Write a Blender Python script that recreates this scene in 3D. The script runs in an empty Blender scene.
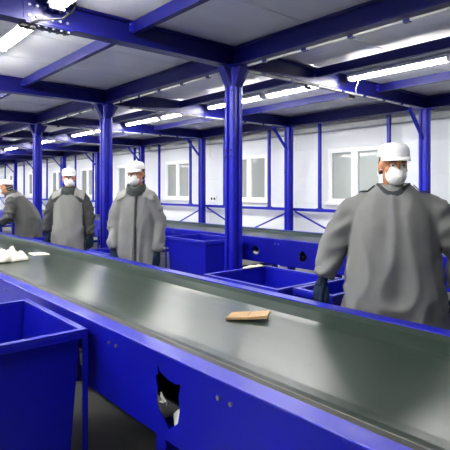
import bpy, bmesh, math, random
from math import sin, cos, pi, radians as R
from mathutils import Vector, Matrix, noise
S = bpy.context.scene
COL = S.collection

# ------------------------------------------------------------------ camera, world, exposure
EYE = 1.55
YAW = 40.5                                   # degrees clockwise from the belt direction (+y)
cam = bpy.data.cameras.new('camera'); camo = bpy.data.objects.new('camera', cam); COL.objects.link(camo)
camo.location = (0, 0, EYE); camo.rotation_euler = (pi/2, 0, -R(YAW))
cam.sensor_width = 36; cam.lens = 487/450*36; cam.shift_y = -35/450; cam.clip_start = .05; cam.clip_end = 300
S.camera = camo
W = bpy.data.worlds.new('overcast'); S.world = W; W.use_nodes = True
W.node_tree.nodes['Background'].inputs[0].default_value = (.80, .86, .88, 1)
W.node_tree.nodes['Background'].inputs[1].default_value = .50
S.view_settings.view_transform = 'Standard'; S.view_settings.look = 'None'
S.view_settings.exposure = 1.06; S.view_settings.gamma = 1; S.view_settings.use_curve_mapping = False
TUBE = 56.0                                  # radiance of the fluorescent tubes
random.seed(4)

# ------------------------------------------------------------------ materials
def srgb(r, g, b):
    f = lambda c: (c/255/12.92) if c/255 <= .04045 else ((c/255+.055)/1.055)**2.4
    return (f(r), f(g), f(b), 1)
MATS = {}
def mat(name, col, rough=.5, metal=0, var=.12, vscale=6, stretch=(1, 1, 1), bump=0, bscale=60, bstretch=(1, 1, 1), rvar=0, coat=0, spec=.5, sheen=0):
    m = bpy.data.materials.new(name); m.use_nodes = True; MATS[name] = m
    nt = m.node_tree; N = nt.nodes; L = nt.links; b = N['Principled BSDF']
    b.inputs['Roughness'].default_value = rough; b.inputs['Metallic'].default_value = metal
    b.inputs['Specular IOR Level'].default_value = spec
    if coat: b.inputs['Coat Weight'].default_value = coat; b.inputs['Coat Roughness'].default_value = .12
    if sheen: b.inputs['Sheen Weight'].default_value = sheen
    tc = N.new('ShaderNodeTexCoord')
    def nz(sc, st, det=5):
        mp = N.new('ShaderNodeMapping'); mp.inputs['Scale'].default_value = st; L.new(tc.outputs['Object'], mp.inputs[0])
        n = N.new('ShaderNodeTexNoise'); n.inputs['Scale'].default_value = sc; n.inputs['Detail'].default_value = det
        L.new(mp.outputs[0], n.inputs[0]); return n
    n = nz(vscale, stretch)
    r = N.new('ShaderNodeMapRange'); r.inputs[1].default_value = .3; r.inputs[2].default_value = .7
    r.inputs[3].default_value = 1-var; r.inputs[4].default_value = 1+var; L.new(n.outputs[0], r.inputs[0])
    mx = N.new('ShaderNodeMix'); mx.data_type = 'RGBA'; mx.blend_type = 'MULTIPLY'; mx.inputs[0].default_value = 1
    mx.inputs[6].default_value = col; L.new(r.outputs[0], mx.inputs[7]); L.new(mx.outputs[2], b.inputs['Base Color'])
    if rvar:
        r2 = N.new('ShaderNodeMapRange'); r2.inputs[1].default_value = .3; r2.inputs[2].default_value = .7
        r2.inputs[3].default_value = max(.03, rough-rvar); r2.inputs[4].default_value = rough+rvar
        L.new(nz(vscale*1.7, stretch).outputs[0], r2.inputs[0]); L.new(r2.outputs[0], b.inputs['Roughness'])
    if bump:
        bp = N.new('ShaderNodeBump'); bp.inputs['Strength'].default_value = bump; bp.inputs['Distance'].default_value = .004
        L.new(nz(bscale, bstretch, 3).outputs[0], bp.inputs['Height']); L.new(bp.outputs[0], b.inputs['Normal'])
    return m
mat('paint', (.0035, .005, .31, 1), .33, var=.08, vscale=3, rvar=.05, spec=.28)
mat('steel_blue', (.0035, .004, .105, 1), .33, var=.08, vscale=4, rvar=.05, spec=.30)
mat('belt', srgb(33, 47, 39), .30, var=.12, vscale=2.2, stretch=(3, .25, 1), rvar=.015, spec=.42)
mat('rubber_and_shade', srgb(22, 24, 24), .6)
mat('belt_edge', srgb(112, 110, 94), .6, var=.3, vscale=20)
mat('ceiling', srgb(232, 233, 235), .36, var=.03, vscale=2, stretch=(.4, 2, 1), rvar=.02)
mat('wall', srgb(222, 225, 228), .45, var=.02, vscale=2, bump=.05, bscale=12, bstretch=(1, .1, 5))
mat('joint', srgb(40, 40, 42), .8)
mat('floor', srgb(104, 104, 100), .6, var=.25, vscale=2, bump=.1, bscale=10)
mat('pvc', srgb(238, 239, 240), .35, var=.02)
mat('gasket', srgb(60, 62, 64), .6)
mat('grey_trim', srgb(165, 168, 168), .45, var=.08, vscale=8)
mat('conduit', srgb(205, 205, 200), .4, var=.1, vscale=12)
mat('black', srgb(18, 18, 18), .5)
mat('zinc', srgb(140, 142, 156), .5, .8)
mat('housing', srgb(225, 226, 226), .4, var=.03)
mat('cardboard', srgb(172, 140, 100), .8, var=.10, vscale=12, bump=.1, bscale=40)
mat('paper', srgb(226, 224, 208), .7, var=.10, vscale=14, bump=.2, bscale=30)
mat('coat', srgb(105, 106, 105), .75, var=.10, vscale=6, bump=.10, bscale=55)
mat('apron', srgb(104, 105, 102), .6, var=.12, vscale=5, stretch=(1, 1, .6), bump=.10, bscale=40)
mat('coat_dark', srgb(40, 42, 42), .75, var=.2, vscale=8, bump=.10, bscale=50)
mat('coat_mid', srgb(60, 61, 59), .75, var=.2, vscale=8, bump=.10, bscale=50)
mat('patch', srgb(126, 126, 123), .55, var=.08, vscale=9)
mat('collar', srgb(38, 44, 44), .8, var=.2)
mat('trousers', srgb(48, 50, 54), .8, var=.2, bump=.2)
mat('boot', srgb(24, 24, 24), .5)
mat('glove', srgb(14, 32, 54), .8, spec=.2, var=.25, vscale=30, bump=.2, bscale=90)
mat('cap', srgb(240, 240, 238), .7, var=.03, bump=.12, bscale=40)
mat('mask', srgb(238, 238, 236), .7, var=.03, bump=.15, bscale=120)
mat('strap', srgb(210, 208, 198), .7)
mat('skin', srgb(186, 124, 90), .5, var=.08, vscale=18, spec=.35)
mat('hair', srgb(36, 26, 22), .6, var=.3, vscale=40)
mat('eye_white', srgb(215, 210, 205), .3)
mat('grass', srgb(86, 112, 70), .9, var=.3, vscale=3)
mat('leaf', srgb(92, 120, 84), .8, var=.35, vscale=4)
mat('concrete', srgb(128, 130, 130), .8, var=.15)
def emis(name, col, s):
    m = bpy.data.materials.new(name); m.use_nodes = True; MATS[name] = m
    b = m.node_tree.nodes['Principled BSDF']; b.inputs['Base Color'].default_value = (.9, .9, .9, 1)
    b.inputs['Emission Color'].default_value = col; b.inputs['Emission Strength'].default_value = s
emis('tube_glow', (1.0, .985, .95, 1), TUBE)
def glassm():
    m = bpy.data.materials.new('glass'); m.use_nodes = True; MATS['glass'] = m
    nt = m.node_tree; N = nt.nodes; N.clear()
    o = N.new('ShaderNodeOutputMaterial'); mix = N.new('ShaderNodeMixShader'); t = N.new('ShaderNodeBsdfTransparent'); g = N.new('ShaderNodeBsdfGlossy')
    tr = N.new('ShaderNodeBsdfDiffuse'); m2 = N.new('ShaderNodeMixShader')
    t.inputs[0].default_value = (.86, .90, .88, 1); g.inputs['Roughness'].default_value = .04; tr.inputs[0].default_value = srgb(190, 195, 192)
    fr = N.new('ShaderNodeFresnel'); fr.inputs[0].default_value = 1.5
    m2.inputs[0].default_value = .55            # dust on the panes
    nt.links.new(t.outputs[0], m2.inputs[1]); nt.links.new(tr.outputs[0], m2.inputs[2])
    nt.links.new(fr.outputs[0], mix.inputs[0]); nt.links.new(m2.outputs[0], mix.inputs[1]); nt.links.new(g.outputs[0], mix.inputs[2])
    nt.links.new(mix.outputs[0], o.inputs[0])
glassm()

# ------------------------------------------------------------------ mesh helpers
class MB:
    def __init__(s): s.v = []; s.f = []
    def add(s, vs, fs):
        k = len(s.v); s.v += [tuple(v) for v in vs]; s.f += [tuple(i+k for i in f) for f in fs]; return s
    def box(s, x0, x1, y0, y1, z0, z1):
        return s.add([(x0,y0,z0),(x1,y0,z0),(x1,y1,z0),(x0,y1,z0),(x0,y0,z1),(x1,y0,z1),(x1,y1,z1),(x0,y1,z1)],
                     [(3,2,1,0),(4,5,6,7),(0,1,5,4),(1,2,6,5),(2,3,7,6),(3,0,4,7)])
    def prism(s, poly, a, b, ax):
        """poly: 2-d outline (counter-clockwise) in the plane across axis ax, swept from a to b"""
        n = len(poly)
        def p(q, t): return {'x': (t, q[0], q[1]), 'y': (q[0], t, q[1]), 'z': (q[0], q[1], t)}[ax]
        vs = [p(q, a) for q in poly]+[p(q, b) for q in poly]
        fs = [(i, (i+1) % n, n+(i+1) % n, n+i) for i in range(n)]+[tuple(reversed(range(n))), tuple(range(n, 2*n))]
        return s.add(vs, fs)
    def tube(s, pts, rad, n=8, cap=True, round_=False):
        pts = [Vector(p) for p in pts]
        if not hasattr(rad, '__len__'): rad = [rad]*len(pts)
        rad = list(rad)
        if round_:
            d0 = (pts[0]-pts[1]).normalized(); d1 = (pts[-1]-pts[-2]).normalized(); r0 = rad[0]; r1 = rad[-1]
            pre = [(pts[0]+d0*r0*.98, r0*.2), (pts[0]+d0*r0*.8, r0*.6), (pts[0]+d0*r0*.45, r0*.89)]
            post = [(pts[-1]+d1*r1*.45, r1*.89), (pts[-1]+d1*r1*.8, r1*.6), (pts[-1]+d1*r1*.98, r1*.2)]
            pts = [a for a, _ in pre]+pts+[a for a, _ in post]; rad = [b for _, b in pre]+rad+[b for _, b in post]
        vs = []; t0 = (pts[1]-pts[0]).normalized()
        u = t0.orthogonal().normalized()
        for i, p in enumerate(pts):
            a = pts[max(i-1, 0)]; b = pts[min(i+1, len(pts)-1)]; t = (b-a).normalized()
            u = (u-t*u.dot(t)).normalized(); w = t.cross(u)
            for k in range(n):
                an = 2*pi*k/n; vs.append(p+(u*cos(an)+w*sin(an))*rad[i])
        fs = [(i*n+k, i*n+(k+1) % n, (i+1)*n+(k+1) % n, (i+1)*n+k) for i in range(len(pts)-1) for k in range(n)]
        if cap: fs += [tuple(reversed(range(n))), tuple(range((len(pts)-1)*n, len(pts)*n))]
        return s.add(vs, fs)
    def ell(s, c, r, n=16, m=10, M=None):
        c = Vector(c); vs = [Vector((0, 0, -r[2]))]
        for j in range(1, m):
            a = -pi/2+pi*j/m
            for k in range(n): vs.append(Vector((r[0]*cos(a)*cos(2*pi*k/n), r[1]*cos(a)*sin(2*pi*k/n), r[2]*sin(a))))
        vs.append(Vector((0, 0, r[2])))
        if M is not None: vs = [M @ v for v in vs]
        vs = [v+c for v in vs]; fs = []
        for k in range(n): fs.append((0, 1+(k+1) % n, 1+k))
        for j in range(m-2):
            for k in range(n): a = 1+j*n; fs.append((a+k, a+(k+1) % n, a+n+(k+1) % n, a+n+k))
        e = len(vs)-1; a = 1+(m-2)*n
        for k in range(n): fs.append((a+k, a+(k+1) % n, e))
        return s.add(vs, fs)
    def loft(s, rings, cap=True):
        n = len(rings[0]); vs = [p for r in rings for p in r]
        fs = [(i*n+k, i*n+(k+1) % n, (i+1)*n+(k+1) % n, (i+1)*n+k) for i in range(len(rings)-1) for k in range(n)]
        if cap: fs += [tuple(reversed(range(n))), tuple(range((len(rings)-1)*n, len(rings)*n))]
        return s.add(vs, fs)
    def mesh(s, name):
        me = bpy.data.meshes.new(name); me.from_pydata(s.v, [], s.f); me.update(); return me
    def build(s, name, m, parent=None, smooth=False, loc=None, bevel=0):
        return obj(name, s.mesh(name), m, parent, smooth, loc, bevel)
def obj(name, me, m, parent=None, smooth=False, loc=None, bevel=0):
    if m is not None and not me.materials: me.materials.append(MATS[m] if isinstance(m, str) else m)
    if smooth: me.shade_smooth()
    o = bpy.data.objects.new(name, me); COL.objects.link(o)
    if parent is not None: o.parent = parent
    if loc is not None: o.location = loc
    if bevel:
        b = o.modifiers.new('bevel', 'BEVEL'); b.width = bevel; b.segments = 2; b.limit_method = 'ANGLE'; b.angle_limit = R(40)
    return o
def tag(o, label=None, cat=None, group=None, kind=None):
    if label: o['label'] = label
    if cat: o['category'] = cat
    if group: o['group'] = group
    if kind: o['kind'] = kind
    return o
def thing(name, loc, label, cat, group=None, rz=0):
    e = bpy.data.objects.new(name, None); COL.objects.link(e); e.location = loc; e.rotation_euler = (0, 0, rz); e.empty_display_size = .1
    return tag(e, label, cat, group)
def copy_tree(o, parent=None):
    c = o.copy(); COL.objects.link(c); c.parent = parent
    for ch in list(o.children): copy_tree(ch, c)
    return c
def dup(o, loc, label=None, group=None, rz=None):
    c = copy_tree(o); c.location = loc
    if rz is not None: c.rotation_euler[2] = rz
    if label: c['label'] = label
    if group: c['group'] = group
    return c
def struct(o): o['kind'] = 'structure'; return o
def ipoly(h, b, tf, tw, z0=0):
    """I profile outline, counter-clockwise, flanges at bottom and top"""
    return [(-b/2, z0), (b/2, z0), (b/2, z0+tf), (tw/2, z0+tf), (tw/2, z0+h-tf), (b/2, z0+h-tf), (b/2, z0+h), (-b/2, z0+h), (-b/2, z0+h-tf), (-tw/2, z0+h-tf), (-tw/2, z0+tf), (-b/2, z0+tf)]

# ------------------------------------------------------------------ the shell
XA, XB = 3.38, 7.43                          # column rows
BAY = 2.88
YB = [.94+BAY*k for k in range(11)]          # cross beams
XW = 7.80; X0 = -2.6; Y0 = -1.95; Y1 = 30.2; ZC = 3.05
struct(MB().box(X0-.15, XW+.15, Y0-.15, Y1+.15, -.12, 0).build('floor', 'floor'))
ceil = struct(MB().box(X0-.15, XW+.15, Y0-.15, Y1+.15, ZC+.05, ZC+.15).build('ceiling', 'joint'))
# ceiling panels: joints run across the hall
pm = MB().box(0, XW-X0-.01, .005, .955, 0, .049).mesh('ceiling_panel'); pm.materials.append(MATS['ceiling'])
y = Y0
k = 0
while y < Y1-.2:
    o = obj('panel', pm, None, ceil, False, (X0+.005, y, ZC)); y += .96
    b = o.modifiers.new('bevel', 'BEVEL'); b.width = .006; b.segments = 1
struct(MB().box(X0-.15, X0, Y0, Y1, 0, ZC+.05).build('wall_left', 'wall'))
struct(MB().box(X0-.15, XW+.15, Y1, Y1+.15, 0, ZC+.05).build('wall_far', 'wall'))
struct(MB().box(X0-.15, XW+.15, Y0-.15, Y0, 0, ZC+.05).build('wall_near', 'wall'))
# right wall with window openings
WY = [(1.89+BAY*k, 3.10+BAY*k) for k in range(10)]     # window spans
WZ0, WZ1 = 1.29, 2.36
wr = MB()
wr.box(XW, XW+.12, Y0, Y1, 0, WZ0-.004).box(XW, XW+.12, Y0, Y1, WZ1+.004, ZC+.05)
e = [Y0]+[q for w in WY for q in w]+[Y1]
for a, b in zip(e[0::2], e[1::2]): wr.box(XW, XW+.12, a, b, WZ0-.004, WZ1+.004)
wall_r = struct(wr.build('wall_right', 'wall'))
# facing boards between and under the windows (horizontal sandwich panels)
def board(a, b, z0, z1): MB().box(XW-.012, XW, a+.004, b-.004, z0+.004, z1-.004).build('panel', 'wall', wall_r, bevel=.003)
cuts = [Y0]+[(WY[k][1]+WY[k+1][0])/2 for k in range(0, 9)]+[Y1]
for a, b in zip(cuts, cuts[1:]):
    board(a, b, 0, .62); board(a, b, .62, WZ0); board(a, b, WZ1, ZC-.02)
for a, b in zip(e[0::2], e[1::2]):
    board(a, b, WZ0, (WZ0+WZ1)/2); board(a, b, (WZ0+WZ1)/2, WZ1)
# windows
def window(i, y0, y1):
    w = thing('window_%d' % i, (XW, (y0+y1)/2, WZ0), None, None); struct(w)
    hw = (y1-y0)/2; h = WZ1-WZ0
    f = MB(); d0, d1 = -.03, .09; t = .055
    f.box(d0, d1, -hw, hw, 0, t).box(d0, d1, -hw, hw, h-t, h).box(d0, d1, -hw, -hw+t, t, h-t).box(d0, d1, hw-t, hw, t, h-t).box(d0, d1, -.04, .04, t, h-t)
    f.build('window_frame', 'pvc', w, bevel=.006)
    for a, b in ((-hw+t, -.04), (.04, hw-t)):
        s = MB(); q = .035
        s.box(-.02, .06, a, b, t, t+q).box(-.02, .06, a, b, h-t-q, h-t).box(-.02, .06, a, a+q, t+q, h-t-q).box(-.02, .06, b-q, b, t+q, h-t-q)
        so = s.build('sash', 'pvc', w, bevel=.004)
        MB().box(.015, .021, a+q, b-q, t+q, h-t-q).build('pane', 'glass', so)
    MB().box(-.10, -.012, -hw-.05, hw+.05, -.03, -.006).build('window_sill', 'pvc', w, bevel=.004)
for i, (a, b) in enumerate(WY): window(i+1, a, b)
# grey cornice duct where wall meets roof
struct(MB().box(XW-.16, XW-.012, Y0, Y1, 2.70, 2.80).build('trim_1', 'grey_trim', bevel=.01))

# ------------------------------------------------------------------ outside
struct(MB().box(XW+.3, XW+60, -30, 80, -.9, -.8).build('ground_outside', 'grass'))
def bush(x, y, r, h, sd):
    rnd = random.Random(sd); m = MB()
    for j in range(420):
        a = rnd.uniform(0, 2*pi); u = rnd.uniform(-.3, 1); q = math.sqrt(max(0, 1-u*u))*rnd.uniform(.75, 1.05)
        c = Vector((cos(a)*q*r, sin(a)*q*r, h*.45+u*h*.55)); d = Vector((rnd.gauss(0, 1), rnd.gauss(0, 1), rnd.gauss(0, 1))).normalized(); e2 = d.orthogonal().normalized()
        s = rnd.uniform(.14, .26)
        m.add([c+d*s, c+e2*s*.5, c-d*s, c-e2*s*.5], [(0, 1, 2, 3)])
    t = thing('bush', (x, y, -.8), 'leafy green bush standing outside beyond the windows', 'bush', 'bushes outside the windows')
    m.build('foliage', 'leaf', t); MB().tube([(0, 0, 0), (.05, 0, h*.6)], [.09, .04]).build('stem', 'hair', t)
for j in range(7): bush(XW+5+1.5*(j % 3), 4+j*8.2, 1.4+.3*(j % 2), 2.6+.5*((j*7) % 3), j)
pl = thing('concrete_pole', (XW+3.2, 8.1, -.8), 'grey concrete utility pole outside the window', 'pole')
MB().loft([[(a*q, b*q, z) for a, b in ((-1, -1), (1, -1), (1, 1), (-1, 1))] for z, q in ((0, .16), (6, .11))]).build('shaft', 'concrete', pl, bevel=.02)
MB().box(-.06, .06, -.7, .7, 5.4, 5.52).build('crossarm', 'concrete', pl)

# ------------------------------------------------------------------ steel frame
BZ = 2.83; BH = .20                          # cross-beam underside and depth
def bolts_on(mb, pts, nrm, r=.013, t=.012):
    for p in pts: p = Vector(p); mb.tube([p, p+Vector(nrm)*t], r, 6)
def column(loc, label, group, gus):
    c = thing('steel_column', loc, label, 'column', group)
    q = .145; H = BZ-.012
    side = []; h = q/2; rr = .026
    for k in range(4):
        M2 = Matrix.Rotation(k*pi/2, 2)
        loc_ = [(h-rr+rr*sin(a), -h+rr-rr*cos(a)) for a in [R(15*j) for j in range(7)]]           # rounded corner
        loc_ += [(h, -.026), (h-.006, -.022), (h-.022, -.018), (h-.022, .018), (h-.006, .022), (h, .026)]   # groove
        side += [tuple(M2 @ Vector(p)) for p in loc_]
    MB().prism(side, .015, H, 'z').build('shaft', 'paint', c)
    MB().box(-.13, .13, -.13, .13, 0, .015).build('base_plate', 'paint', c)
    MB().box(-.11, .11, -.10, .10, H, BZ-.001).build('cap_plate', 'paint', c)
    if gus:
        for s in (-1, 1):
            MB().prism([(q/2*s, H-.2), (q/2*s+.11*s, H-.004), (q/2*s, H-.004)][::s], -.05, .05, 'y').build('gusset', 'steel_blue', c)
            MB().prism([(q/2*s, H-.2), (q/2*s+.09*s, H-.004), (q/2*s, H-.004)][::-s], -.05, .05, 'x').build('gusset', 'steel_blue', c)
    else:
        MB().tube([(-.47, 0, BZ-.03), (-.05, 0, 2.36)], .03, 4).build('knee_brace', 'paint', c)
    b = MB(); bolts_on(b, [(-q/2, s, z) for s in (-.04, .04) for z in (1.9, 1.96, H-.24)], (-1, 0, 0))
    tag(b.build('bolts', 'steel_blue', c), kind='stuff')
    return c
ca = column((XA, YB[1], 0), 'blue steel H-column with flared head standing between the two conveyors', 'columns between the conveyors', True)
for yb in [YB[0]]+YB[2:]: dup(ca, (XA, yb, 0))
cb = column((XB, YB[1], 0), 'blue steel column with a knee brace standing by the windowed white wall', 'columns by the windowed wall', False)
for yb in [YB[0]]+YB[2:]: dup(cb, (XB, yb, 0))

def cross_beam(y):
    t = thing('cross_beam', (0, y, BZ), 'deep blue steel I-beam spanning across the hall over the column heads', 'beam', 'beams across the hall')
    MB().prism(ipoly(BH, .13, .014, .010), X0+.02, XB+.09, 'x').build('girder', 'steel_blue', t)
    return t
def cb_prism_fix(): pass
cbs = [cross_beam(YB[1])]
for yb in [YB[0]]+YB[2:]: cbs.append(dup(cbs[0], (0, yb, BZ)))
# splice with bolts on the beam above the near belt
sp = cbs[0]; sp['label'] = 'blue steel I-beam with a bolted splice crossing above the near belt'; del sp['group']
MB().box(1.24, 1.62, -.012, -.0052, .03, .17).build('splice_plate', 'steel_blue', sp)
MB().box(1.24, 1.62, -.06, .06, -.013, -.0005).build('splice_plate', 'steel_blue', sp)
b = MB(); bolts_on(b, [(1.28+.06*k, -.012, z) for k in range(6) for z in (.06, .14)], (0, -1, 0), .012)
bolts_on(b, [(1.28+.06*k, s, -.013) for k in range(6) for s in (-.04, .04)], (0, 0, -1), .012)
tag(b.build('bolts', 'zinc', sp), kind='stuff')

# longitudinal beams
XP = [-.73, .63, 2.18, XA, 4.71, 6.07, XB]
L_ = BAY-.014
def long_main(x, y):
    t = thing('longitudinal_beam', (x, y+.007, BZ), None, 'beam')
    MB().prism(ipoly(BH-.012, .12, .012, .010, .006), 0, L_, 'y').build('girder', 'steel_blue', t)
    return t
def purlin(x, y):
    t = thing('purlin', (x, y+.007, BZ), None, 'beam')
    h0, h1 = .09, BH-.004
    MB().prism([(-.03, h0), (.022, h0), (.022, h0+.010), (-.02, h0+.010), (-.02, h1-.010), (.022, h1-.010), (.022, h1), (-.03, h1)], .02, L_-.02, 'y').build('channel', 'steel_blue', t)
    for yy in (0.001, L_-.061):
        MB().box(-.038, -.0305, yy, yy+.06, h0+.01, h1-.01).build('end_cleat', 'paint', t)
    b = MB(); bolts_on(b, [(-.038, yy, z) for yy in (.03, L_-.03) for z in (.12, .17)], (-1, 0, 0), .010, .010)
    tag(b.build('bolts', 'zinc', t), kind='stuff')
    return t
pA = long_main(XA, YB[0]); pP = purlin(XP[2], YB[0])
names = {-.73: 'behind the near belt side', .63: 'above the near bins', 2.18: 'above the near sorting belt', 4.71: 'above the bins of the far conveyor', 6.07: 'above the aisle behind the far conveyor'}
first = True
for yb in YB[:-1]:
    for x in (XA, XB):
        o = pA if (x == XA and yb == YB[0]) else dup(pA, (x, yb+.007, BZ))
        o['label'] = 'blue I-beam along the hall joining column heads ' + ('between the two conveyors' if x == XA else 'beside the windowed wall')
        o['group'] = 'I-beams along the hall, ' + ('middle row' if x == XA else 'wall row')
    for x in (.63, 2.18, 4.71, 6.07):
        o = pP if (x == 2.18 and yb == YB[0]) else dup(pP, (x, yb+.007, BZ))
        o['label'] = 'slim blue steel channel purlin under the roof ' + names[x]; o['group'] = 'purlins ' + names[x]

# white cable conduits under the cross beams, painted glint strips under the middle row
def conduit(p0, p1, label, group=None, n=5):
    p0 = Vector(p0); p1 = Vector(p1); d = p1-p0; t = thing('conduit_and_glint', p0, label, 'conduit', group)
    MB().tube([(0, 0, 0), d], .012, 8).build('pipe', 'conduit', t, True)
    u = d.normalized(); s = Vector((-u.y, u.x, 0))
    for i in range(n):
        c = d*((i+.5)/n); m = MB(); a = .02
        pts = [c+u*q*.025+s*w*.02+Vector((0, 0, z)) for z in (-.016, .0095) for q, w in ((-1, -1), (1, -1), (1, 1), (-1, 1))]
        m.add(pts, [(3, 2, 1, 0), (4, 5, 6, 7), (0, 1, 5, 4), (1, 2, 6, 5), (2, 3, 7, 6), (3, 0, 4, 7)]); m.build('clip', 'steel_blue', t)
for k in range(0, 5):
    conduit((XA+.02, YB[k]+.2, BZ-.012), (XA+.02, YB[k+1]-.2, BZ-.012), 'thin white strip imitating reflected light beneath the middle row of beams', 'reflection strips under the middle row')  # white strips stand in for light glinting off the bottom flange
for k, lab in ((1, 'long white cable conduit clipped under the bolted cross beam'), (2, 'white cable conduit under the second cross beam over the aisle'), (3, 'white cable conduit under the third cross beam over the aisle')):
    conduit((XA+.15, YB[k]-.045, BZ-.0125), (XB-.55, YB[k]-.045, BZ-.0125), lab, None, 7)
def jbox(x, y, label):
    t = thing('junction_box', (x, y, BZ-.026), label, 'junction box')
    MB().tube([(-.045, 0, -.012), (.045, 0, -.012)], .020, 10, True, True).build('body', 'black', t, True)
    MB().tube([(0, .02, .0), (0, .03, .024)], .012, 6).build('gland', 'black', t)
    MB().tube([(.0, 0, -.03), (.0, 0, -.042)], .010, 6).build('plug', 'conduit', t)
jbox(5.5, YB[1]+.02, 'small black cable junction under the bolted beam near the bright tubes')
jbox(4.6, YB[1]+.02, 'small black cable junction under the bolted beam close to the column')
jbox(1.26, YB[1]-.03, 'black cable clamp under the bolted splice above the near belt')
cb_ = MB().tube([(1.62, 3.738, 3.045), (1.60, 3.74, 2.97), (1.52, 3.742, 2.90), (1.42, 3.742, 2.868), (1.34, 3.742, 2.85), (1.29, 3.742, 2.82), (1.26, 3.755, 2.79)], .009, 6)
tag(cb_.build('power_cable', 'black', None, True), 'black power cable drooping from the roof to the bolted beam', 'cable')
wc = MB().tube([(5.42, 3.62, 3.045), (5.43, 3.69, 2.96), (5.44, 3.735, 2.87), (5.47, 3.745, 2.80)], .007, 6)
tag(wc.build('lamp_cable', 'conduit', None, True), 'thin white lamp cable hanging beside the bolted cross beam', 'cable')

# ------------------------------------------------------------------ fluorescent fixtures
def fixture(loc):
    t = thing('fluorescent_lamp', loc, None, 'lamp'); Lh = 1.30
    MB().prism([(-.078, -.028), (.078, -.028), (.055, .01), (.03, .03), (-.03, .03), (-.055, .01)], 0, Lh, 'y').build('housing', 'housing', t)
    for s in (-1, 1):
        MB().tube([(s*.030, .03, -.045), (s*.030, Lh-.03, -.045)], .013, 8).build('tube', 'tube_glow', t, True)
    for yy in (0, Lh-.03): MB().box(-.060, .060, yy, yy+.03, -.065, -.0282).build('lamp_holder', 'pvc', t, bevel=.004)
    for yy in (.3, 1.0): MB().box(-.015, .015, yy, yy+.03, .03, ZC-loc[2]-.001).build('bracket', 'zinc', t)
    return t
FX = None
for x, lab, grp in ((-1.4, 'added unseen twin-tube fill lamp above the aisle in front of the near belt', 'added fill lamps above the front aisle'), (1.46, 'lit twin-tube fluorescent lamp fixed above the near sorting belt', 'lamps above the near belt'), (5.30, 'lit twin-tube fluorescent lamp fixed above the far conveyor', 'lamps above the far conveyor')):  # front aisle row is added out of view to brighten coats and near panel
    for yb in YB[:-1]:
        for d in (.09, 1.49):
            loc = (x, yb+d, 3.012)
            FX_ = fixture(loc) if FX is None else dup(FX, loc)
            FX = FX or FX_
            tag(FX_, lab, 'lamp', grp)

# ------------------------------------------------------------------ wall frame: thin posts, rail, braces
rail = thing('wall_rail', (7.62, 0, 1.15), 'long blue horizontal tube rail running below the window sills', 'rail')
MB().box(-.03, .03, YB[0]-.5, Y1-.4, -.03, .03).build('tube', 'paint', rail, bevel=.004)
for yb in YB: MB().box(-.14, -.03, yb-.03, yb+.03, -.025, .025).build('bracket', 'paint', rail)
def tpost(y):
    t = thing('wall_post', (7.62, y, 1.18), 'slim blue square post between window bays of the white wall', 'post', 'slim posts on the windowed wall')
    MB().box(-.028, .028, -.028, .028, .001, BZ-1.18+.02).build('tube', 'paint', t, bevel=.004)
    MB().box(-.05, .05, -.05, .05, 0, .012).build('foot_plate', 'paint', t)
    return t
tp = tpost(1.68); 
for k in range(20):
    y = 1.68+(k//2)*BAY+(1.50 if k % 2 else 0)
    if k: dup(tp, (7.62, y, 1.18))
def brace(y):
    t = thing('floor_brace', (7.47, y, 1.11), 'pair of thin blue diagonal braces at the foot of a wall column', 'brace', 'diagonal braces under the wall rail')
    for s in (-1, 1): MB().tube([(.07, s*.075, 0), (.07, s*.95, -.34), (.07, s*1.3, -.47)], .02, 4).build('diagonal', 'paint', t)
    MB().box(-.02+.005, .1, -.074, -.0735+.001, -.05, .05)
    return t
br = brace(YB[1])
for yb in YB[2:]: dup(br, (7.47, yb, 1.11))
so = thing('wall_socket', (XW-.012, 9.55, 1.33), 'white double power socket on the wall beside a window', 'socket')
MB().box(-.03, 0, -.12, .12, -.07, .07).build('plate', 'pvc', so, bevel=.006)
for s in (-1, 1): MB().tube([(-.033, s*.055, 0), (-.029, s*.055, 0)], .035, 12).build('socket_face', 'black', so)

# ------------------------------------------------------------------ conveyors
def holed_panel(name, x, thick, y0, y1, z0, z1, holes, m, parent):
    """sheet in the yz plane with irregular torn holes"""
    bm = bmesh.new()
    def loop(pts):
        vs = [bm.verts.new((x, a, b)) for a, b in pts]
        return [bm.edges.new((vs[i], vs[(i+1) % len(vs)])) for i in range(len(vs))]
    n = 40
    outer = [(y0, z0)]+[(y0+(y1-y0)*i/n, z0) for i in range(1, n)]+[(y1, z0), (y1, z1)]+[(y1+(y0-y1)*i/n, z1) for i in range(1, n)]+[(y0, z1)]
    ed = loop(outer)
    for hp in holes: ed += loop(hp)
    bmesh.ops.triangle_fill(bm, use_beauty=True, use_dissolve=False, edges=ed)
    g = bmesh.ops.extrude_face_region(bm, geom=bm.faces[:])
    for v in g['geom']:
        if isinstance(v, bmesh.types.BMVert): v.co.x += thick
    bmesh.ops.recalc_face_normals(bm, faces=bm.faces[:])
    me = bpy.data.meshes.new(name); bm.to_mesh(me); bm.free()
    return obj(name, me, m, parent)
def torn(cy, cz, sy, sz, sd, square=False):
    rnd = random.Random(sd); pts = []
    for k in range(14):
        a = 2*pi*k/14; q = rnd.uniform(.82, 1.1)
        if square:
            c, s_ = cos(a), sin(a); q *= min(1/max(abs(c), 1e-3), 1/max(abs(s_), 1e-3), 1.25)
        pts.append((cy+sy*q*cos(a), cz+sz*q*sin(a)))
    return pts
RZ = .86
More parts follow.
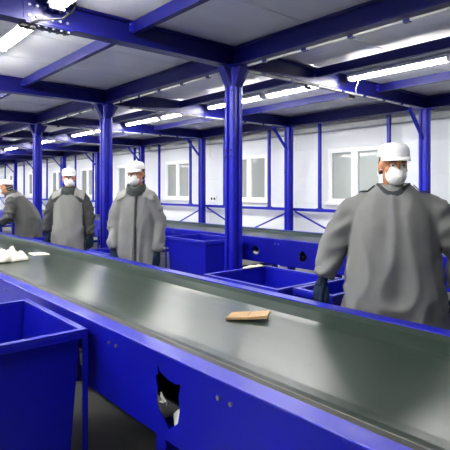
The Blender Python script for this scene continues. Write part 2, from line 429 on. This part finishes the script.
def conveyor(x0, x1, y0, y1, holes, label):
    """x0..x1 outer faces of the frame"""
    t = thing('conveyor', (x0, y0, 0), label, 'conveyor'); Wd = x1-x0; Ln = y1-y0
    hp = [[(a-y0, b) for a, b in h] for h in holes]
    holed_panel('side_panel', 0, .006, 0, Ln, .50, RZ-.012, hp, 'paint', t)
    holed_panel('side_panel', Wd-.006, .006, 0, Ln, .50, RZ-.012, [], 'paint', t)
    for xa, xb, sgn in ((0, .085, 1), (Wd-.085, Wd, -1)):
        r = MB(); r.box(xa-.004, xb, 0, Ln, RZ-.012, RZ)
        r.build('top_rail', 'paint', t, bevel=.004)
        f = MB(); xe = xb if sgn > 0 else xa
        f.box(xe-.006 if sgn > 0 else xe, xe if sgn > 0 else xe+.006, 0, Ln, RZ-.06, RZ-.0125); f.build('rail_lip', 'paint', t)
        g = MB(); xo = 0 if sgn > 0 else Wd
        f2 = MB(); f2.box(xo-.03 if sgn < 0 else xo+.006, xo-.006 if sgn < 0 else xo+.03, 0, Ln, .50, .512).build('bottom_flange', 'paint', t)
    # troughed belt
    c0, c1 = .125, Wd-.105
    sec = [(c0, -.006), (c0+.03, -.03), (c0+.12, -.052), (c0+.18, -.056), (c1-.18, -.056), (c1-.12, -.052), (c1-.03, -.022), (c1, -.002)]
    m = MB(); n = 1
    prof = [(a, RZ+b) for a, b in sec]; low = [(a, RZ+b-.012) for a, b in reversed(sec)]
    m.prism([(a, b) for a, b in low[::-1]]+[(a, b) for a, b in prof[::-1]], 0.02, Ln-.02, 'y')
    m.build('belt', 'belt', t)
    MB().box(c0-.006, c0+.001, .02, Ln-.02, RZ-.014, RZ-.0045).build('belt_edge', 'belt_edge', t)
    MB().box(.0855, .1175, .02, Ln-.02, RZ-.10, RZ-.003).build('gap_shade_strip', 'rubber_and_shade', t)  # black strip standing in for the shade in the gap beside the belt
    MB().box(c0+.02, c1-.02, .05, Ln-.05, .56, .572).build('return_belt', 'rubber_and_shade', t)
    k = 0; yy = .3
    while yy < Ln-.2:
        MB().tube([(.03, yy, .73), (Wd-.03, yy, .73)], .045, 10).build('roller', 'zinc', t, True); yy += 1.2
    yy = .55
    while yy < Ln:
        for xx in (.06, Wd-.14):
            lg = MB(); lg.box(xx, xx+.08, yy-.04, yy+.04, .012, .4995); lo = lg.build('leg', 'paint', t, bevel=.004)
            MB().box(xx-.03, xx+.11, yy-.07, yy+.07, 0, .0118).build('foot_plate', 'paint', lo)
        MB().box(.14, Wd-.14, yy-.03, yy+.03, .25, .31).build('cross_brace', 'paint', t)
        yy += 1.35
    b = MB()
    yy = .15
    while yy < Ln:
        bolts_on(b, [(.0, yy, .79), (.0, yy+.07, .79), (0, yy+.4, .66), (0, yy+.46, .66)], (-1, 0, 0), .009, .008); yy += .85
    tag(b.build('bolts', 'zinc', t), kind='stuff')
    return t
NX0, NX1 = 1.140, 2.400
nh = [[(1.80,.745),(1.785,.70),(1.795,.64),(1.77,.60),(1.735,.58),(1.70,.55),(1.67,.57),(1.63,.60),(1.615,.66),(1.625,.71),(1.612,.765),(1.645,.755),(1.70,.757),(1.755,.772),(1.785,.80),(1.778,.765)]]
for cy in (2.53, 3.38, 4.23, 5.08): nh.append(torn(cy, .67, .06, .09, int(cy*100), True))
conveyor(NX0, NX1, -1.4, 14.2, nh, 'blue framed sorting conveyor with a wide dark green belt beside the white-capped workers')
FX0, FX1 = 5.0, 6.28
fh = [torn(4.26+.91*k, .66, .07, .075, k+3) for k in range(-2, 9)]
conveyor(FX0, FX1, -1.4, 20, fh, 'second blue conveyor with greenish belt running along the windowed wall')

# ------------------------------------------------------------------ bins
def bin_(loc, sx, sy, label, group=None, rim=.80, taper=.12):
    t = thing('sorting_bin', loc, label, 'bin', group)
    hx, hy = sx/2, sy/2; zb = .10; th = .006; rx, ry = hx-.035, hy-.035
    o = [(-hx+.03, -hy+.03), (hx-.03, -hy+.03), (hx-.03, hy-.03), (-hx+.03, hy-.03)]
    i_ = [(a*(1-th/hx), b*(1-th/hy)) for a, b in o]
    lo = [(a*(1-taper), b*(1-taper*.6), zb) for a, b in o]; up = [(a, b, rim-.012) for a, b in o]
    li = [(a*(1-taper), b*(1-taper*.6), zb+th) for a, b in i_]; ui = [(a, b, rim-.012) for a, b in i_]
    MB().add(lo+up+ui+li, [(0, 1, 5, 4), (1, 2, 6, 5), (2, 3, 7, 6), (3, 0, 4, 7), (3, 2, 1, 0),
             (4, 5, 9, 8), (5, 6, 10, 9), (6, 7, 11, 10), (7, 4, 8, 11),
             (8, 9, 13, 12), (9, 10, 14, 13), (10, 11, 15, 14), (11, 8, 12, 15), (12, 13, 14, 15)]).build('tub', 'paint', t)
    r = MB(); w = .036
    for a, b, c, d in ((-hx, hx, -hy, -hy+w), (-hx, hx, hy-w, hy), (-hx, -hx+w, -hy+w, hy-w), (hx-w, hx, -hy+w, hy-w)): r.box(a, b, c, d, rim-.0118, rim)
    for a, b, c, d in ((-hx, hx, -hy, -hy+.005), (-hx, hx, hy-.005, hy), (-hx, -hx+.005, -hy, hy), (hx-.005, hx, -hy, hy)): r.box(a, b, c, d, rim-.045, rim-.012)
    r.build('rim', 'paint', t, bevel=.003)
    for a in (-1, 1):
        for b in (-1, 1):
            x0 = a*hx; y0 = b*hy
            MB().box(min(x0, x0-a*.03), max(x0, x0-a*.03), min(y0, y0-b*.004), max(y0, y0-b*.004), .0, rim-.046).box(min(x0, x0-a*.004), max(x0, x0-a*.004), min(y0-b*.004, y0-b*.03), max(y0-b*.004, y0-b*.03), 0, rim-.046).build('corner_post', 'paint', t)
    return t
bin_((.67, 2.81, 0), .84, .90, 'large blue steel sorting bin standing on the camera side of the near belt', rim=.838)
bin_((2.90, 2.82, 0), .74, .86, 'empty blue sorting bin beside the belt next to the big grey-coated worker', rim=.84)
bin_((2.97, 2.19, 0), .60, .36, 'blue bin under the gloved hand of the big grey-coated worker', rim=.84)
bin_((2.96, 5.50, 0), .60, .60, 'blue bin between the dark-sleeved worker and the worker looking down')
bin_((4.50, 5.79, 0), .68, 1.0, 'blue bin against the far conveyor, behind the nearest middle column', rim=.84)
bin_((4.50, 8.1, 0), .68, 1.0, 'blue bin against the far conveyor, behind the dark-sleeved worker', rim=.84)
bin_((2.90, 7.52, 0), .60, .60, 'blue bin between the stooping worker and the dark-sleeved worker')

# ------------------------------------------------------------------ litter
def crumple(name, loc, sx, sy, sz, label, sd, n=14, cat='paper', m='paper'):
    vs = []; fs = []
    for j in range(n+1):
        for i in range(n+1):
            u, v = i/n-.5, j/n-.5
            z = noise.noise(Vector((u*5+sd, v*5, sd*3.1)))*.8+noise.noise(Vector((u*11, v*11+sd, 2)))*.45
            e = 1-.35*(noise.noise(Vector((u*3, v*3, sd+7))))
            vs.append((u*sx*e, v*sy*e, (z+.75)*sz*max(.1, 1-(2.0*max(abs(u), abs(v)))**4)))
    fs = [(j*(n+1)+i, j*(n+1)+i+1, (j+1)*(n+1)+i+1, (j+1)*(n+1)+i) for j in range(n) for i in range(n)]
    zmin = min(v[2] for v in vs); vs = [(a, b, c-zmin) for a, b, c in vs]
    o = MB().add(vs, fs).build(name, m, None, True, loc)
    md = o.modifiers.new('sheet', 'SOLIDIFY'); md.thickness = .003; md.offset = 1
    tag(o, label, cat); return o
BT = RZ-.056                                  # belt surface
crumple('crumpled_paper', (1.63, 5.44, BT+.001), .30, .42, .12, 'crumpled off-white paper sheet lying on the dark belt', 3)
c = tag(MB().add([(-.09, -.10, 0), (.08, -.12, 0), (.10, .10, 0), (-.08, .11, 0), (-.09, -.10, .009), (.08, -.12, .012), (.10, .10, .009), (-.08, .11, .016)], [(3,2,1,0),(4,5,6,7),(0,1,5,4),(1,2,6,5),(2,3,7,6),(3,0,4,7)]).build('paper_card', 'paper', None, False, (2.02, 5.68, BT+.001)), 'small flat off-white card lying on the dark belt', 'card')
cd = thing('cardboard_piece', (1.94, 2.06, BT+.001), 'folded brown cardboard piece lying on the dark belt', 'cardboard', None, R(-54))
for xa, xb, za, zb in ((-.118, 0, 0, .010), (.001, .118, .010, .024)):
    MB().add([(xa, -.065, za), (xb, -.070, zb), (xb, .070, zb), (xa+.004, .066, za), (xa, -.065, za+.014), (xb, -.070, zb+.014), (xb, .070, zb+.014), (xa+.004, .066, za+.014)], [(3,2,1,0),(4,5,6,7),(0,1,5,4),(1,2,6,5),(2,3,7,6),(3,0,4,7)]).build('flap', 'cardboard', cd)
# scraps caught in the torn hole of the near panel and in the far panel
def scrap(loc, pts, label):
    n = len(pts); m = MB()
    m.add([(0+.006*sin(k*2.1), a, b) for k, (a, b) in enumerate(pts)]+[(.005+.006*sin(k*2.1), a, b) for k, (a, b) in enumerate(pts)], [tuple(reversed(range(n))), tuple(range(n, 2*n))]+[(i, (i+1) % n, n+(i+1) % n, n+i) for i in range(n)])
    tag(m.build('paper_scrap', 'paper', None, False, loc), label, 'paper scrap')
scrap((NX0+.012, 1.765, .655), [(.022, -.022), (.0, -.022), (-.035, 0), (.0, .012), (.018, .022)], 'small white triangular scrap caught in the torn hole of the near panel')
scrap((NX0+.012, 1.65, .605), [(.022, -.035), (.0, -.045), (-.02, -.01), (-.018, .028), (.0, .042), (.02, .02)], 'white oval scrap caught at the lower edge of the torn hole')
scrap((FX0+.012, 5.17, .635), [(.05, -.02), (-.05, -.025), (-.055, .005), (.0, .012), (.05, .02)], 'white paper scrap sticking out of a hole in the far conveyor panel')
crumple('crumpled_paper', (3.10, 3.225, .841), .22, .05, .02, 'narrow white paper scrap lying on the rim of the empty blue bin', 8, 10)

# ------------------------------------------------------------------ people
def remesh(mb, voxel, smooth_it=2, name='mesh'):
    o = bpy.data.objects.new('tmp', mb.mesh(name)); COL.objects.link(o)
    a = o.modifiers.new('r', 'REMESH'); a.mode = 'VOXEL'; a.voxel_size = voxel; a.use_smooth_shade = True
    if smooth_it:
        s = o.modifiers.new('s', 'SMOOTH'); s.iterations = smooth_it; s.factor = .5
    dg = bpy.context.evaluated_depsgraph_get(); dg.update()
    me = bpy.data.meshes.new_from_object(o.evaluated_get(dg)); bpy.data.objects.remove(o)
    me.name = name; me.shade_smooth(); return me
def fold(p, sd, amp=1):
    """cloth folds: displacement along the normal"""
    w = noise.noise(Vector((p.x*3, p.y*3, p.z*1.6+sd)))
    a = 1-abs(noise.noise(Vector((p.x*7+sd*3.7+w, p.y*7, p.z*2.0+w*1.5))))*2.2         # long hanging ridges
    arm = min(1, max(0, (abs(p.x)-.22)/.06))
    c = 1-abs(noise.noise(Vector((p.x*4+sd, p.y*4, p.z*11+p.x*8))))*2.4               # creases across the sleeves
    low = min(1, max(.35, (1.45-p.z)/.5))
    return amp*((1-arm)*.022*a*low+arm*.019*c+.004*noise.noise(Vector((p.x*13, p.y*13+sd, p.z*9))))
def disp(me, sd, amp):
    ns = [v.normal.copy() for v in me.vertices]
    for v, n in zip(me.vertices, ns): v.co += n*fold(v.co, sd, amp)
    me.update()
TORSO = [(.42, .315, .225), (.70, .298, .215), (.95, .272, .205), (1.15, .248, .190), (1.30, .238, .170), (1.385, .218, .148), (1.445, .170, .122), (1.49, .115, .10), (1.53, .080, .088)]
def torso_r(z, bulk):
    T = TORSO
    if z <= T[0][0]: return T[0][1]*bulk, T[0][2]*bulk
    for (z0, a0, b0), (z1, a1, b1) in zip(T, T[1:]):
        if z <= z1:
            f = (z-z0)/(z1-z0); return (a0+(a1-a0)*f)*bulk, (b0+(b1-b0)*f)*bulk
    return T[-1][1]*bulk, T[-1][2]*bulk
def chain(pts, rad, k=6):
    """smooth resample of a polyline with radii"""
    out = []; orad = []
    P = [Vector(p) for p in pts]; n = len(P)
    for i in range(n-1):
        p0 = P[max(i-1, 0)]; p1 = P[i]; p2 = P[i+1]; p3 = P[min(i+2, n-1)]
        for j in range(k):
            t = j/k
            out.append(.5*((2*p1)+(p2-p0)*t+(2*p0-5*p1+4*p2-p3)*t*t+(3*p1-p0-3*p2+p3)*t**3)); orad.append(rad[i]+(rad[i+1]-rad[i])*t)
    out.append(P[-1]); orad.append(rad[-1]); return out, orad
def hand_mesh(M, side, fat):
    """M places the hand: wrist at origin, fingers along -z, thumb side +y, palm towards -x*side"""
    m = MB(); ps = -side
    ln = [.075, .082, .077, .060]
    for i in range(4):
        yy = .031-.0205*i
        a = Vector((0, yy*.7, -.005)); b = Vector((0, yy, -.088+.004*abs(i-1)))
        m.tube([M @ a, M @ ((a+b)/2), M @ b], [.0145+fat, .0145+fat, .0115+fat], 8, True, True)
        c = b; d = Vector((0, (.5-.33*i)*.10, -1)).normalized(); ang = .32
        pts = [M @ b]
        for s in range(3):
            d2 = Vector((ps*sin(ang), d.y*cos(ang), -cos(ang))).normalized(); c = c+d2*ln[i]*(.45, .32, .26)[s]; pts.append(M @ c); ang += .38
        m.tube(pts, [.0100+fat, .0092+fat, .0085+fat, .0075+fat], 8, True, True)
    m.tube([M @ Vector((ps*.004, .018, -.025)), M @ Vector((ps*.018, .042, -.058)), M @ Vector((ps*.026, .055, -.088)), M @ Vector((ps*.032, .056, -.113))], [.015+fat, .0125+fat, .0105+fat, .009+fat], 8, True, True)
    m.tube([M @ Vector((0, 0, .05)), M @ Vector((0, 0, -.02))], [.027+fat, .026+fat], 10, True, True)
    return m
def person(name, loc, face, label, head=(0, 0), bulk=1.0, scale=1.0, arms=None, style='plain', lean=0., sd=1):
    """face: direction the body faces (x, y); head: (yaw to own left, pitch down) degrees; arms: [(elbow, wrist, hand tilt)] right(+x) and left(-x)"""
    t = thing(name, loc, label, 'person', None, math.atan2(-face[0], face[1])); t.scale = (scale,)*3
    hip = Vector((0, 0, .92)); LM = Matrix.Translation(hip) @ Matrix.Rotation(-R(lean), 4, 'X') @ Matrix.Translation(-hip)
    def bend(v):
        """curve the trunk forward above the hip"""
        if not lean: return Vector(v)
        v = Vector(v); f = max(0, min(1, (v.z-.80)/.55)); M = Matrix.Translation(hip) @ Matrix.Rotation(-R(lean*f), 4, 'X') @ Matrix.Translation(-hip)
        return M @ v
    arms = arms or [((.335, .0, 1.15), (.36, .06, .93), 0), ((-.335, .0, 1.15), (-.36, .06, .93), 0)]
    # --- head frame
    hc = LM @ Vector((0, .035, 1.625))
    HM = Matrix.Translation(hc) @ Matrix.Rotation(R(head[0]), 4, 'Z') @ Matrix.Rotation(-R(head[1]), 4, 'X')
    H3 = HM.to_3x3()
    # --- body: one continuous figure
    b = MB()
    b.ell(HM @ Vector((0, -.012, .030)), (.076, .096, .092), 20, 14, H3)
    b.ell(HM @ Vector((0, .018, -.045)), (.060, .074, .075), 18, 12, H3)
    b.ell(HM @ Vector((0, .055, -.085)), (.030, .030, .026), 12, 8, H3)
    b.tube([HM @ Vector((0, .086, .012)), HM @ Vector((0, .103, -.022)), HM @ Vector((0, .098, -.034))], [.011, .015, .013], 8, True, True)
    for s in (-1, 1):
        b.ell(HM @ Vector((s*.076, -.012, -.008)), (.009, .020, .033), 10, 8, H3)
        b.ell(HM @ Vector((s*.032, .078, .030)), (.026, .014, .009), 10, 6, H3)
        b.ell(HM @ Vector((s*.045, .058, -.022)), (.022, .020, .018), 10, 6, H3)
    b.tube([LM @ Vector((0, 0, 1.40)), LM @ Vector((0, .01, 1.50)), HM @ Vector((0, -.015, -.05))], [.062, .056, .055], 12, True, True)
    b.loft([[bend((a*cos(2*pi*k/16), c*sin(2*pi*k/16), z)) for k in range(16)] for z, a, c in ((.80, .14, .10), (.92, .165, .115), (1.08, .14, .10), (1.25, .165, .115), (1.38, .15, .10), (1.45, .07, .07))])
    hands = []; slv = []
    for i, (el, wr_, tilt) in enumerate(arms):
        s = 1 if i == 0 else -1
        sh = LM @ Vector((s*.175*bulk, 0, 1.36)); el = Vector(el); wv = Vector(wr_)
        P, Q = chain([sh, el, wv], [.052, .040, .028]); b.tube(P, Q, 10, True, True)
        d = (wv-el).normalized(); zz = -d; fwd = Vector((0, 1, 0)); yy = (fwd-zz*fwd.dot(zz)).normalized(); xx = yy.cross(zz)
        Mh = Matrix.Translation(wv+d*.03) @ Matrix((xx, yy, zz)).transposed().to_4x4() @ Matrix.Rotation(R(tilt), 4, 'X') @ Matrix.Rotation(R(s*50), 4, 'Z')
        hands.append((Mh, s)); slv.append((LM @ Vector((s*.13*bulk, 0, 1.40)), LM @ Vector((s*.212*bulk, 0, 1.355)), el, wv, s))
        b.v, b.f = (lambda h: (b.v+h.v, b.f+[tuple(q+len(b.v) for q in f) for f in h.f]))(hand_mesh(Mh, s, -.002))
    for s in (-1, 1):
        P, Q = chain([(s*.085, 0, .90), (s*.10, .015, .49), (s*.11, -.01, .09)], [.085, .058, .042]); b.tube(P, Q, 10, True, True)
        b.tube([(s*.11, -.03, .05), (s*.12, .13, .04)], [.04, .032], 10, True, True)
    obj('body', remesh(b, .0075, 1, 'body'), 'skin', t)
    # --- trousers and boots
    m = MB()
    for s in (-1, 1):
        P, Q = chain([(s*.09, 0, .90), (s*.105, .015, .49), (s*.115, -.01, .13)], [.118, .095, .082]); m.tube(P, Q, 14, True, False)
    me = remesh(m, .016, 2, 'trousers'); disp(me, sd, .8); obj('trousers', me, 'trousers', t)
    for s in (-1, 1):
        m = MB(); m.tube([(s*.115, -.03, .20), (s*.115, -.03, .06)], [.062, .058], 12, True, False); m.tube([(s*.115, -.045, .056), (s*.118, .06, .052), (s*.125, .16, .046)], [.054, .052, .044], 12, True, True)
        zmin = 0.0; me = remesh(m, .01, 2, 'boot')
        for v in me.vertices: v.co.z = max(v.co.z, .003)
        obj('boot', me, 'boot', t)
    # --- coat: trunk and sleeves in one surface
    sw = .55+.45*bulk
    cmat = {'dark': 'coat_dark', 'stoop': 'coat_mid'}.get(style, 'coat')
    m = MB()
    zs = [.42+.05*k for k in range(22)]+[1.51]
    m.loft([[bend((torso_r(z, bulk)[0]*math.copysign(abs(cos(an))**.85, cos(an)), torso_r(z, bulk)[1]*math.copysign(abs(sin(an))**.85, sin(an)), z)) for an in [2*pi*k/28 for k in range(28)]] for z in zs])
    for sA, sB, el, wv, s in slv:
        d = (wv-el).normalized()
        P, Q = chain([sA, sB, (sB+el)/2+Vector((s*.008, 0, .0)), el, (el+wv)/2, wv], [.075*sw, .088*sw, .084*sw, .078*sw, .072*sw, .062*sw]); m.tube(P, Q, 16, True, False)
    me = remesh(m, .0125, 3, 'coat'); disp(me, sd, 1.0); obj('coat', me, cmat, t)
    for sA, sB, el, wv, s in slv:
        d = (wv-el).normalized(); cu = MB(); cu.tube([wv-d*.045, wv+d*.012], [.067*sw, .066*sw], 18, True, False); cu.build('cuff', cmat, t, True)
    # --- apron, patches: cloth lying on the coat
    coat_me = me
    unb = (lambda v: LM.inverted() @ v) if lean else (lambda v: v)
    def overlay(nm, mt, test, off):
        idx = {}; vs = []; fs = []
        V = coat_me.vertices
        for p in coat_me.polygons:
            if test(unb(p.center), p.normal):
                f = []
                for i in p.vertices:
                    if i not in idx: idx[i] = len(vs); vs.append(V[i].co+V[i].normal*off)
                    f.append(idx[i])
                fs.append(tuple(f))
        if not fs: return
        o = MB().add(vs, fs).build(nm, mt, t, True); md = o.modifiers.new('cloth', 'SOLIDIFY'); md.thickness = .004; md.offset = 1
        return o
    A13 = .222*bulk
    if style == 'dark':
        overlay('apron', 'apron', lambda c, n: c.y > -.02 and abs(c.x) < (.235*bulk if c.z > 1.0 else .26*bulk) and c.z < 1.31+.11*max(0, 1-(c.x/.15)**2) and n.z < .8, .004)
    if style in ('dark', 'patch'):
        for s in (-1, 1): overlay('shoulder_patch', 'patch', lambda c, n: .085 < c.x*s < .235*bulk+.02 and c.y > -.01 and 1.355+.45*(.17-c.x*s) < c.z < 1.49, .008)
    if style == 'patch': overlay('front_placket', 'coat_dark', lambda c, n: abs(c.x+.02) < .012 and c.y > 0 and .5 < c.z < 1.44, .003)
    if style == 'stoop':
        overlay('shoulder_patch', 'patch', lambda c, n: 1.37 < c.z < 1.45 and abs(c.x) < .24, .006)
    if style == 'plain':
        for s in (-1, 1):
            overlay('epaulette', 'collar', lambda c, n: .105 < c.x*s < .20 and abs(c.y) < .022 and c.z > 1.36 and n.z > 0, .006)
    # --- collar
    cv = []; nc = 24
    for z, a, c, ly in ((1.45, .120, .114, .0), (1.485, .104, .104, .006), (1.525, .094, .100, .014), (1.523, .082, .088, .014), (1.465, .084, .087, .004)):
        cv.append([LM @ Vector((a*cos(2*pi*k/nc), c*sin(2*pi*k/nc)+ly+.012, z-.050*max(0, sin(2*pi*k/nc))**3)) for k in range(nc)])
    MB().loft(cv, False).build('collar', 'collar', t, True)
    # --- gloves
    for Mh, s in hands:
        obj('glove', remesh(hand_mesh(Mh, s, .005), .0042, 2, 'glove'), 'glove', t)
    # --- head gear
    ho = MB(); rings = []
    n = 24
    for z, a, c in ((-.022, .070, .090), (.0, .0775, .095), (.03, .080, .099), (.07, .077, .095), (.10, .055, .07), (.118, .02, .03)):
        rings.append([HM @ Vector((a*cos(2*pi*k/n), (c*sin(2*pi*k/n) if sin(2*pi*k/n) < 0 else (c*.35*sin(2*pi*k/n)))-.018, z-.035*(sin(2*pi*k/n) < -.2))) for k in range(n)])
    ho.loft(rings).build('hair', 'hair', t, True)
    cp = []
    for z, a, c in ((.052, .087, .107), (.066, .0885, .110), (.085, .088, .109), (.106, .083, .102), (.122, .071, .087), (.132, .048, .060), (.136, .015, .018)):
        cp.append([HM @ Vector((a*cos(2*pi*k/n)*(1+.012*sin(k*7)), c*sin(2*pi*k/n)-.010, z-.012*max(0, -sin(2*pi*k/n)))) for k in range(n)])
    cap_o = MB().loft(cp).build('cap', 'cap', t, True)
    br_ = []; na = 14
    vs = []
    for j in range(5):
        f = j/4
        for i in range(na+1):
            an = R(24+132*i/na); ext = .058*f*sin(pi*i/na)**.6
            r1, r2 = .087, .107
            vs.append(HM @ Vector(((r1+ext*.10)*cos(an), (r2+ext)*sin(an)-.010, .057-.014*f*f-.014*f*cos(an)**2)))
    fs = [(j*(na+1)+i, j*(na+1)+i+1, (j+1)*(na+1)+i+1, (j+1)*(na+1)+i) for j in range(4) for i in range(na)]
    bo = MB().add(vs, fs).build('brim', 'cap', cap_o, True); md = bo.modifiers.new('s', 'SOLIDIFY'); md.thickness = .005
    MB().tube([HM @ Vector((0, -.01, .133)), HM @ Vector((0, -.01, .140))], .008, 8).build('button', 'cap', cap_o)
    # --- cup respirator
    mk = []
    for f, a, c in ((0, .060, .062), (.3, .058, .058), (.6, .047, .045), (.85, .030, .027), (.97, .014, .012), (1, .004, .004)):
        mk.append([HM @ Vector((a*cos(2*pi*k/20), .066+.062*f-.020*abs(cos(2*pi*k/20))**2*(1-f), -.047+c*sin(2*pi*k/20)*(1.0 if sin(2*pi*k/20) < 0 else 1.0))) for k in range(20)])
    mo = MB().loft(mk).build('mask', 'mask', t, True)
    MB().tube([HM @ Vector((0, .118, -.060)), HM @ Vector((0, .131, -.064))], [.014, .012], 12).build('valve', 'strap', mo)
    for zz in (-.02, -.062):
        st = [HM @ Vector((.0795*cos(an)+0, .104*sin(an)-.014, zz+.05*(sin(an) < 0)*abs(sin(an)))) for an in [R(28-236*q/16) for q in range(17)]]
        MB().tube(st, .0022, 5).build('head_strap', 'strap', mo, True)
    # --- eyes and brows
    for s in (-1, 1):
        eo = MB().ell(HM @ Vector((s*.031, .082, .012)), (.013, .010, .009), 12, 8, H3).build('eye', 'eye_white', t, True)
        MB().ell(HM @ Vector((s*.031, .0905, .011)), (.006, .003, .006), 10, 6, H3).build('iris', 'black', eo, True)
        MB().tube([HM @ Vector((s*.014, .098, .031)), HM @ Vector((s*.033, .095, .036)), HM @ Vector((s*.052, .078, .031))], [.004, .005, .003], 6).build('eyebrow', 'hair', t, True)
    return t
person('person', (2.76, 1.62, 0), (-.88, -.47), 'broad worker in a plain grey smock, white cap and mask, arms held away', head=(20, 8), bulk=1.0, scale=1.045, style='plain', sd=1,
       arms=[((.355, -.01, 1.13), (.405, .03, .955), 0), ((-.365, -.05, 1.12), (-.36, -.02, .93), 0)])
person('person', (2.74, 4.70, 0), (-.70, -.71), 'worker in a grey coat with pale shoulder patches looking down at the belt', head=(-16, 12), bulk=.72, scale=1.06, style='patch', sd=2,
       arms=[((.228, .0, 1.12), (.222, .08, .87), 0), ((-.228, -.02, 1.12), (-.222, .05, .84), 0)])
person('person', (2.79, 6.64, 0), (-.58, -.81), 'worker in a grey apron over dark sleeves, facing straight ahead', head=(10, 6), bulk=.79, scale=1.055, style='dark', sd=3,
       arms=[((.258, .0, 1.12), (.272, .03, .93), 0), ((-.258, -.0, 1.12), (-.28, .05, .88), 0)])
person('person', (2.88, 8.58, 0), (-.78, .62), 'stooping worker in a dark grey coat reaching for the belt with blue gloves', head=(5, 0), bulk=.86, scale=1.05, style='stoop', lean=29, sd=4,
       arms=[((.27, .25, 1.07), (.24, .40, .985), 0), ((-.28, .20, 1.08), (-.25, .31, .97), 0)])
